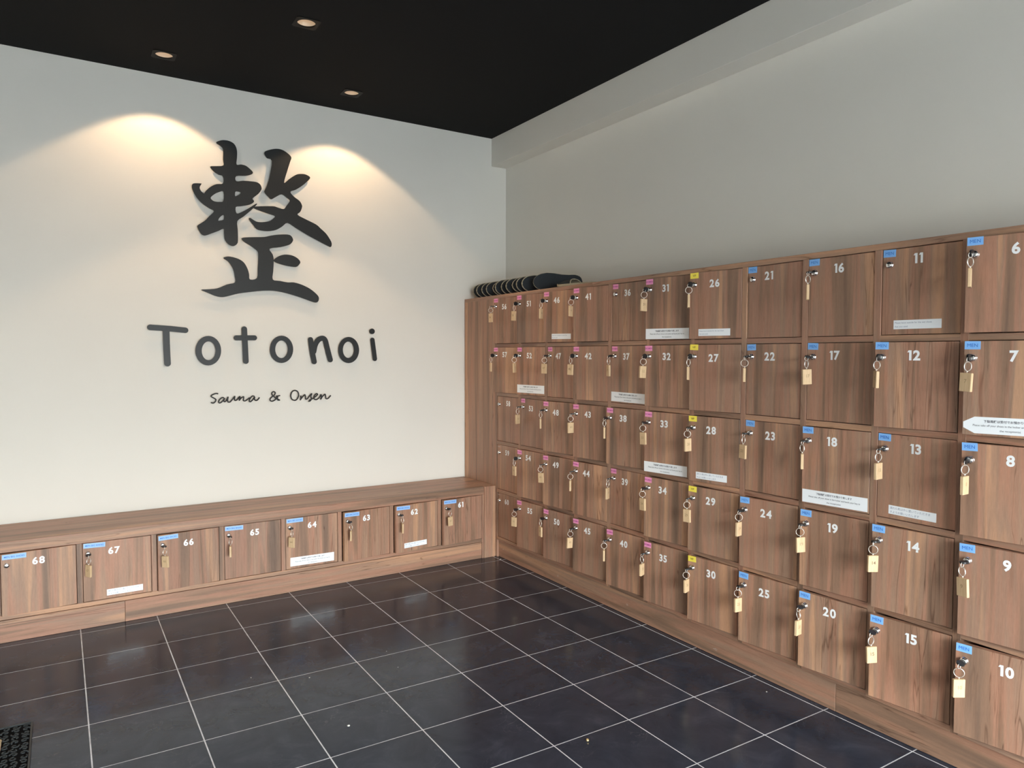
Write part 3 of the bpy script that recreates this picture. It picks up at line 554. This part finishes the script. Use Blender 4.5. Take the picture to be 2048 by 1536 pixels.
bm = bmesh.new(); torus(bm, 0.0128, 0.0010, (0, 0, -0.0238), 32, 6); torus(bm, 0.0126, 0.0007, (0.0012, 0, -0.0238), 32, 5); RING = mesh('split_ring', bm, NICKEL)
bm = bmesh.new(); revolve(bm, [(0.0001, -0.0358), (0.0020, -0.0366), (0.0026, -0.0380), (0.0019, -0.0395), (0.0013, -0.0402), (0.0013, -0.0440)], 'z', 12)
EYE = mesh('eyelet', bm, NICKEL)
TAGM = boxmesh('wooden_tag', (-0.0045, 0.0045, -0.0163, 0.0163, -0.0930, -0.0418), TAGW, 0.0011)
DARKNUM = {31, 56, 51, 42, 14, 15}
ONES = 'zero one two three four five six seven eight nine ten eleven twelve thirteen fourteen fifteen sixteen seventeen eighteen nineteen'.split()
def words(n):
    if n < 20: return ONES[n]
    t_ = {2: 'twenty', 3: 'thirty', 4: 'forty', 5: 'fifty', 6: 'sixty'}[n // 10]
    return t_ + ('-' + ONES[n % 10] if n % 10 else '')
def key_label(n, yaw):
    if n > 60: return 'key with wooden tag in the lock of bench door %s' % words(n)
    row = ('top', 'second', 'middle', 'fourth', 'bottom')[(n - 1) % 5]
    return 'key with wooden tag in the lock of door %s, %s row' % (words(n), row)
for n, (hv, yaw, ryaw) in KEYS.items():
    cab, d, lx, lz = DOORS[n]
    M = d.matrix_world
    p = M @ Vector((lx, 0, lz)); hole = M @ Vector((lx, -0.0372, lz))
    where = 'bench locker' if n > 60 else 'wall locker'
    t = thing('locker_key', key_label(n, yaw), 'key', tuple(hole), 0, 'locker keys with wooden tags')
    rotd = M.to_euler().z
    rn = random.Random(n * 7)
    off = Matrix.Rotation(rotd, 4, 'Z').to_3x3() @ Vector((0, 0.0372, 0))
    tw_ = R(rn.uniform(-22, 22)) if hv == 'h' else R(rn.uniform(-12, 12))
    obj('key_head', KH[hv], t, off, (0, tw_, rotd)); obj('key_blade', KB[hv], t, off, (0, tw_, rotd))
    obj('link_ring', LINK, t, (0, 0, 0), (0, 0, R(rotd * 57.2958 + rn.uniform(-25, 25))))
    obj('split_ring', RING, t, (0, 0, 0), (0, 0, R(ryaw)))
    sw = R(rn.uniform(-3.5, 3.5))
    g_ = obj('wooden_tag', TAGM, t, (0, 0, 0), (sw, 0, R(yaw)))
    obj('eyelet', EYE, t, (0, 0, 0), (sw, 0, R(yaw)))
    bm = bmesh.new(); join(bm, text_bm(str(n), 0.0145, 0.0002))
    bmesh.ops.rotate(bm, verts=bm.verts, cent=(0, 0, 0), matrix=Matrix.Rotation(R(90), 3, 'Z'))
    obj('tag_number', mesh('tag_number', bm, BURND if n in DARKNUM else BURN), g_, (0.0048, 0, -0.064))

# ---------------------------------------------------------------- wall sign
YF, TK = -0.020, 0.004
def strokes(pts, w_, n=10):
    """round-capped band around a polyline, as an outline"""
    P = [Vector((*p, 0)) for p in pts]; h = w_ / 2; Lf = []; Rt = []
    for i, p in enumerate(P):
        a = P[max(i-1, 0)]; c_ = P[min(i+1, len(P)-1)]; t = (c_ - a).normalized(); nn = Vector((-t.y, t.x, 0))
        Lf.append(p + nn * h); Rt.append(p - nn * h)
    def cap(p, t):
        a0 = math.atan2(t.y, t.x) + math.pi / 2
        return [p + Vector((math.cos(a0 - math.pi * k / n), math.sin(a0 - math.pi * k / n), 0)) * h for k in range(1, n)]
    out = Lf + cap(P[-1], (P[-1] - P[-2]).normalized()) + list(reversed(Rt)) + cap(P[0], (P[0] - P[1]).normalized())
    return [(v.x, v.y) for v in out]
def pins(parent, pts, cx, cz, front=True):
    for u, z in pts:
        bm = bmesh.new(); cyl(bm, (0, YF + TK - 0.0005, 0), (0, -0.0002, 0), 0.004, n=10)
        obj('standoff_pin', mesh('standoff_pin', bm, CHROME), parent, (u - cx, 0, z - cz))
        if front:
            bm = bmesh.new(); cyl(bm, (0, YF - 0.0007, 0), (0, YF + 0.0005, 0), 0.0035, n=12)
            obj('screw_head', mesh('screw_head', bm, SCREW), parent, (u - cx, 0, z - cz))
def sign_thing(name, label, cat, cx, cz, group=None):
    # origin on the wall plane
    return thing(name, label, cat, (cx * math.cos(TH), cx * math.sin(TH), cz), TH, group)
def sh_(lp, cx, cz): return [(a - cx, b_ - cz) for a, b_ in lp]
kcx, kcz = -1.37, 1.90
ks = sign_thing('sign_character', 'large dark grey brush-style Chinese character mounted on the white wall', 'sign', kcx, kcz, 'cut-out wall sign above the bench')
K2 = {k: catmull(sh_(v, kcx, kcz), 3) for k, v in KANJI.items()}
for key, holes, dy, lab in (('P1', ('h1', 'h2', 'h3'), 0, 'upper left part'), ('P2', (), 0.0002, 'upper right part'), ('P3', (), 0, 'lower part'), ('P4', (), 0.0002, 'short leaf-shaped stroke')):
    me = plate([K2[key]] + [K2[h] for h in holes], TK, YF + dy); me.name = 'brush_stroke'; me.materials.clear(); me.materials.append(SIGNM)
    obj('brush_stroke', me, ks, label=lab + ' of the character')
pins(ks, [tuple(p) for p in KDOTS], kcx, kcz)
LT = [('capital letter T, first of the large dark grey letters on the wall'), ('round letter o between the capital T and the cross-shaped t'),
      ('cross-shaped lowercase t among the large dark grey letters'), ('round letter o between the cross-shaped t and the n'),
      ('arched lowercase n among the large dark grey letters'), ('round letter o between the n and the dotted i'), ('dotted lowercase i, last of the large dark grey letters')]
for (ch, parts, dt), lab in zip(LETTERS, LT):
    allp = [p for q_ in parts for p in q_[1]]
    cx = sum(p[0] for p in allp) / len(allp); cz = sum(p[1] for p in allp) / len(allp)
    t = sign_thing('sign_letter', lab, 'sign letter', cx, cz, 'large letters of the wall sign')
    for i, q_ in enumerate(parts):
        if q_[0] == 's': loops = [strokes(catmull(sh_(q_[1], cx, cz), 6, False), q_[2])]; nm = 'letter_stroke'
        elif q_[0] == 'r': loops = [sh_(q_[1], cx, cz), sh_(q_[2], cx, cz)]; nm = 'letter_ring'
        else: loops = [sh_(q_[1], cx, cz)]; nm = 'letter_dot'
        me = plate(loops, TK, YF + 0.0002 * i); me.name = nm; me.materials.clear(); me.materials.append(SIGNM)
        obj(nm, me, t)
    if dt: pins(t, [tuple(p) for p in dt], cx, cz)
    elif ch == 'n': pins(t, [parts[0][1][1], parts[1][1][5]], cx, cz, False)
    elif ch == 'o': pins(t, [tuple((a + c_) / 2 for a, c_ in zip(parts[0][1][k_], parts[0][2][k_])) for k_ in (9, 27)], cx, cz, False)
    else:
        d0 = parts[0][1]; pins(t, [(sum(p[0] for p in d0) / len(d0), sum(p[1] for p in d0) / len(d0)), parts[1][1][1]], cx, cz, False)
WL_ = ['thin script word Sauna in dark grey below the large letters', 'thin script ampersand in dark grey between the two script words', 'thin script word Onsen in dark grey below the large letters']
for (ch, lines), lab in zip(WORDS, WL_):
    allp = [p for l in lines for p in l]; cx = sum(p[0] for p in allp) / len(allp); cz = sum(p[1] for p in allp) / len(allp)
    t = sign_thing('sign_word', lab, 'sign', cx, cz, 'small script words of the wall sign')
    for i, l in enumerate(lines):
        me = plate([strokes(catmull(sh_(l, cx, cz), 5, False), 0.0072, 6)], TK, YF + 0.0002 * i) if False else None
        cu = bpy.data.curves.new('c', 'CURVE'); cu.dimensions = '3D'; cu.bevel_depth = 0.0037; cu.bevel_resolution = 1; cu.use_fill_caps = True
        s = cu.splines.new('POLY'); q_ = catmull(sh_(l, cx, cz), 5, False); s.points.add(len(q_) - 1)
        for p, (a, b_) in zip(s.points, q_): p.co = (a, 0, b_, 1)
        me = curve_to_mesh(cu); me.transform(Matrix.Translation((0, YF + 0.002 , 0)) @ Matrix.Diagonal((1, 0.55, 1, 1)))
        me.materials.clear(); me.materials.append(SIGNM); me.name = 'script_stroke'
        obj('script_stroke', me, t)
    e = [lines[0][len(lines[0]) // 2], lines[-1][len(lines[-1]) // 2]]
    pins(t, [tuple(p) for p in e], cx, cz, False)

# ---------------------------------------------------------------- downlights
DLL = ['warm recessed downlight in square black trim, nearest the left edge of the ceiling', 'warm recessed downlight in square black trim, close to the corner by the bulkhead', 'warm recessed downlight in square black trim, set forward from the sign wall']
for (x, y), lab in zip(DL, DLL):
    t = thing('downlight', lab, 'ceiling light', (x, y, CEIL), 0, 'recessed downlights in the black ceiling')
    bm = bmesh.new(); n = 32; r0 = 0.0375; sq = []; ci = []; co_ = []
    def sqp(a, h_): m_ = max(abs(math.cos(a)), abs(math.sin(a))); return (h_ * math.cos(a) / m_, h_ * math.sin(a) / m_)
    for i in range(n):
        a = 2 * math.pi * (i + 0.5) / n
        sx_, sy_ = sqp(a, 0.050)
        sq.append((bm.verts.new((sx_, sy_, -0.003)), bm.verts.new((sx_, sy_, 0.0)), bm.verts.new((r0 * math.cos(a), r0 * math.sin(a), -0.003)), bm.verts.new((r0 * math.cos(a), r0 * math.sin(a), 0.006))))
    for i in range(n):
        A = sq[i]; B = sq[(i+1) % n]
        for a_, b__ in ((1, 0), (0, 2), (2, 3)): bm.faces.new((A[a_], A[b__], B[b__], B[a_]))
    bmesh.ops.recalc_face_normals(bm, faces=list(bm.faces))
    obj('trim_plate', mesh('trim_plate', bm, BTRIM), t)
    bm = bmesh.new(); revolve(bm, [(0.0372, 0.003), (0.036, 0.020), (0.032, 0.045), (0.027, 0.060)], 'z', 32)
    obj('reflector', mesh('reflector', bm, CREAM), t)
    bm = bmesh.new(); revolve(bm, [(0.0275, 0.060), (0.0001, 0.058)], 'z', 24)
    obj('bulb', mesh('bulb', bm, BULB), t)
    ld = bpy.data.lights.new('downlight_lamp', 'SPOT'); ld.energy = SPOT; ld.color = (1.0, 0.67, 0.38)
    ld.spot_size = R(108); ld.spot_blend = 0.16; ld.shadow_soft_size = 0.016
    lo = bpy.data.objects.new('lamp', ld); link(lo, t); lo.location = (0, 0, 0.004)

# ---------------------------------------------------------------- slippers
def outline(u):      # half width along the foot, u 0 (toe) .. 1 (heel)
    k = [(0, 0.0), (0.02, 0.017), (0.06, 0.030), (0.14, 0.0425), (0.28, 0.0490), (0.42, 0.0465), (0.58, 0.0395), (0.72, 0.0375), (0.84, 0.0385), (0.93, 0.0320), (0.98, 0.0190), (1.0, 0.0)]
    for (a, va), (b_, vb) in zip(k, k[1:]):
        if u <= b_: t = (u - a) / (b_ - a); return va + (vb - va) * t
    return 0.0
SLN = 0.270
US = [0, 0.008, 0.02, 0.04, 0.07, 0.11, 0.16, 0.22, 0.28, 0.35, 0.42, 0.5, 0.58, 0.65, 0.72, 0.79, 0.85, 0.9, 0.94, 0.97, 0.985, 0.994, 1.0]
def curl(u): return 0.010 * max(0, (0.18 - u) / 0.18) ** 2
def soleslab(z0, z1, shrink):
    bm = bmesh.new(); rows = []
    for u in US:
        h = max(outline(u) - shrink, 0.0006); x = 0.5 * SLN + (u - 0.5) * (SLN - 2 * shrink); c_ = curl(u)
        rows.append([bm.verts.new(p) for p in ((x, -h, z0 + c_), (x, h, z0 + c_), (x, h, z1 + c_), (x, -h, z1 + c_))])
    for A, B in zip(rows, rows[1:]):
        for i in range(4): bm.faces.new((A[i], A[(i+1) % 4], B[(i+1) % 4], B[i]))
    bm.faces.new(rows[0]); bm.faces.new(list(reversed(rows[-1])))
    bmesh.ops.recalc_face_normals(bm, faces=list(bm.faces)); return bm
SOLE = mesh('sole', soleslab(0.0, 0.0045, 0.0008), DENIM); MIDS = mesh('sole_edge', soleslab(0.0045, 0.0155, -0.0006), BEIGE); INS = mesh('insole', soleslab(0.0155, 0.0170, 0.004), BEIGE)
def vamp(inner):
    bm = bmesh.new(); rows = []; off = 0.004 if inner else 0.0022
    nu, nv = 12, 14
    for i in range(nu + 1):
        s = i / nu; u = 0.012 + s * 0.43
        h = outline(u) - off; H = (0.006 + 0.024 * math.sin(min(1, s * 1.15) * math.pi / 2)) - off; c_ = curl(u)
        row = []
        for k in range(nv + 1):
            a = math.pi * k / nv; yy = -h * math.cos(a)
            uu = u - 0.10 * math.sin(a) ** 2 * s * 0.35      # opening dips toward the toe at the middle
            row.append(bm.verts.new((uu * SLN, yy, 0.0140 + c_ + H * math.sin(a) ** 0.75)))
        rows.append(row)
    for A, B in zip(rows, rows[1:]):
        for k in range(nv):
            f = bm.faces.new((A[k], A[k+1], B[k+1], B[k])); f.smooth = True
    rim = [v.co.copy() for v in rows[-1]]
    return bm, rim
bmv, rim = vamp(False); VAMP = mesh('vamp', bmv, DENIM)
bmv, _ = vamp(True); LINING = mesh('lining', bmv, BEIGE)
bm = bmesh.new()
for a, b_ in zip(rim, rim[1:]): cyl(bm, a, b_, 0.0024, n=8)
PIPING = mesh('piping', bm, BEIGE)
def slipper(loc, rot, label):
    t = thing('slipper', label, 'slipper', loc, 0, 'slippers on top of the tall lockers'); t.rotation_euler = rot
    for nm, me in (('sole', SOLE), ('sole_edge', MIDS), ('insole', INS), ('vamp', VAMP), ('lining', LINING), ('piping', PIPING)): obj(nm, me, t)
    return t
ORD = ['next to the sign wall', 'second from the sign wall', 'third from the sign wall', 'fourth from the sign wall', 'fifth from the sign wall', 'sixth from the sign wall', 'sixth from the near end',
       'fifth from the near end', 'fourth from the near end', 'third from the near end', 'second from the near end']
ysl = [-0.078, -0.133, -0.188, -0.246, -0.303, -0.361, -0.418, -0.476, -0.535, -0.594, -0.652, -0.742]
for i, y in enumerate(ysl):
    last = i == 11
    yaw = (-15 if not last else -33) + random.uniform(-1.5, 1.5); tilt = random.uniform(-2, 2)
    x = (0.026 if not last else 0.022) + random.uniform(-0.004, 0.005)
    back_ = last or i in (4, 8)
    ax = R(-90 + tilt) if back_ else R(90 - tilt)
    dy = -0.005 if back_ else 0.028
    if back_ and not last: dy = -0.010
    m = Matrix.Rotation(R(yaw), 4, 'Z') @ Matrix.Rotation(ax, 4, 'X')
    lab = 'front-most dark slipper of the row, on its side with its sole to the room' if last else 'dark slipper on its side atop the lockers, ' + ORD[i]
    slipper((x, y + dy, LTOP + 0.0502), m.to_euler(), lab)
slipper((0.062, -0.935, LTOP + 0.0006), (0, 0, R(-78)), 'dark slipper lying flat on the locker top in front of the standing row')

# ---------------------------------------------------------------- door mat in the corner of the view
mx1, my1, MW, MD = -2.272, -1.280, 0.75, 0.46
mat = thing('doormat', 'black rubber doormat with scroll-cut border and pale coir centre on the dark tiles', 'doormat', (mx1 - MW, my1 - MD, 0.0))
obj('base', boxmesh('base', (0, MW, 0, MD, 0.0002, 0.0035), MATBASE, 0.0008), mat)
bm = bmesh.new(); e = 0.006
for d_ in ((0, MW, 0, e), (0, MW, MD - e, MD), (0, e, e, MD - e), (MW - e, MW, e, MD - e)): box(bm, *d_, 0.0036, 0.0085, bev=0.0012)
obj('raised_edge', mesh('raised_edge', bm, RUBBER), mat)
bm = bmesh.new(); B_ = 0.080
def curl_at(cx, cy, r_, a0, turns, s_):
    pts = []
    for k in range(14):
        t = k / 13; rr = r_ * (1 - 0.75 * t); a = a0 + s_ * t * turns * 2 * math.pi
        pts.append((cx + rr * math.cos(a), cy + rr * math.sin(a)))
    for a, c_ in zip(pts, pts[1:]): cyl(bm, (a[0], a[1], 0.0052), (c_[0], c_[1], 0.0052), 0.0026, n=5)
rr_ = random.Random(5)
for row in range(3):
    o_ = 0.018 + row * 0.0245
    k = 0
    x = 0.018
    while x < MW - 0.012:
        for yy in (o_, MD - o_): curl_at(x, yy, 0.0115, rr_.uniform(0, 6.28), 0.9, rr_.choice([-1, 1]))
        x += 0.0275
    y = 0.092
    while y < MD - 0.088:
        for xx in (o_, MW - o_): curl_at(xx, y, 0.0115, rr_.uniform(0, 6.28), 0.9, rr_.choice([-1, 1]))
        y += 0.0275
tag(obj('scroll_lattice', mesh('scroll_lattice', bm, RUBBER), mat), kind='stuff')
cx0, cx1, cy0, cy1 = B_ - 0.003, MW - B_ + 0.003, B_ + 0.008, MD - B_ - 0.008
nbx, nby = 9, 4
cb = boxmesh('coir_block', (0.0015, (cx1 - cx0) / nbx - 0.0015, 0.0015, (cy1 - cy0) / nby - 0.0015, 0.0036, 0.0115), COIR, 0.002)
for i in range(nbx):
    for j in range(nby): obj('coir_block', cb, mat, (cx0 + i * (cx1 - cx0) / nbx, cy0 + j * (cy1 - cy0) / nby, 0))

# ---------------------------------------------------------------- crumbs
CR = newmat('crumb', 0.7, 0.0, (0.62, 0.60, 0.56))[0]; GOLD = newmat('brass_bead', 0.3, 0.8, (0.75, 0.55, 0.25))[0]
for k, (x, y, s_) in enumerate(((-1.409, -1.839, 0.0055), (-1.414, -1.425, 0.0028), (-1.598, -1.311, 0.0022), (-0.065, -2.391, 0.0028), (-1.080, -1.350, 0.0018), (-1.100, -1.514, 0.0018), (-0.014, -0.470, 0.0045))):
    bm = bmesh.new(); bmesh.ops.create_icosphere(bm, subdivisions=1, radius=s_)
    for v_ in bm.verts: v_.co *= random.uniform(0.75, 1.15); v_.co.z *= 0.5
    o = obj('crumb', mesh('crumb', bm, CR), None, (x, y, s_ * 0.5)); o.rotation_euler.z = k
    tag(o, 'tiny pale crumb lying on the dark floor tiles', 'crumb', 'tiny pale crumbs on the floor')
bm = bmesh.new(); bmesh.ops.create_icosphere(bm, subdivisions=2, radius=0.0048)
tag(obj('bead', mesh('bead', bm, GOLD), None, (-0.81, -2.317, 0.0049)), 'tiny round golden bead on the dark floor tiles in the foreground', 'bead')
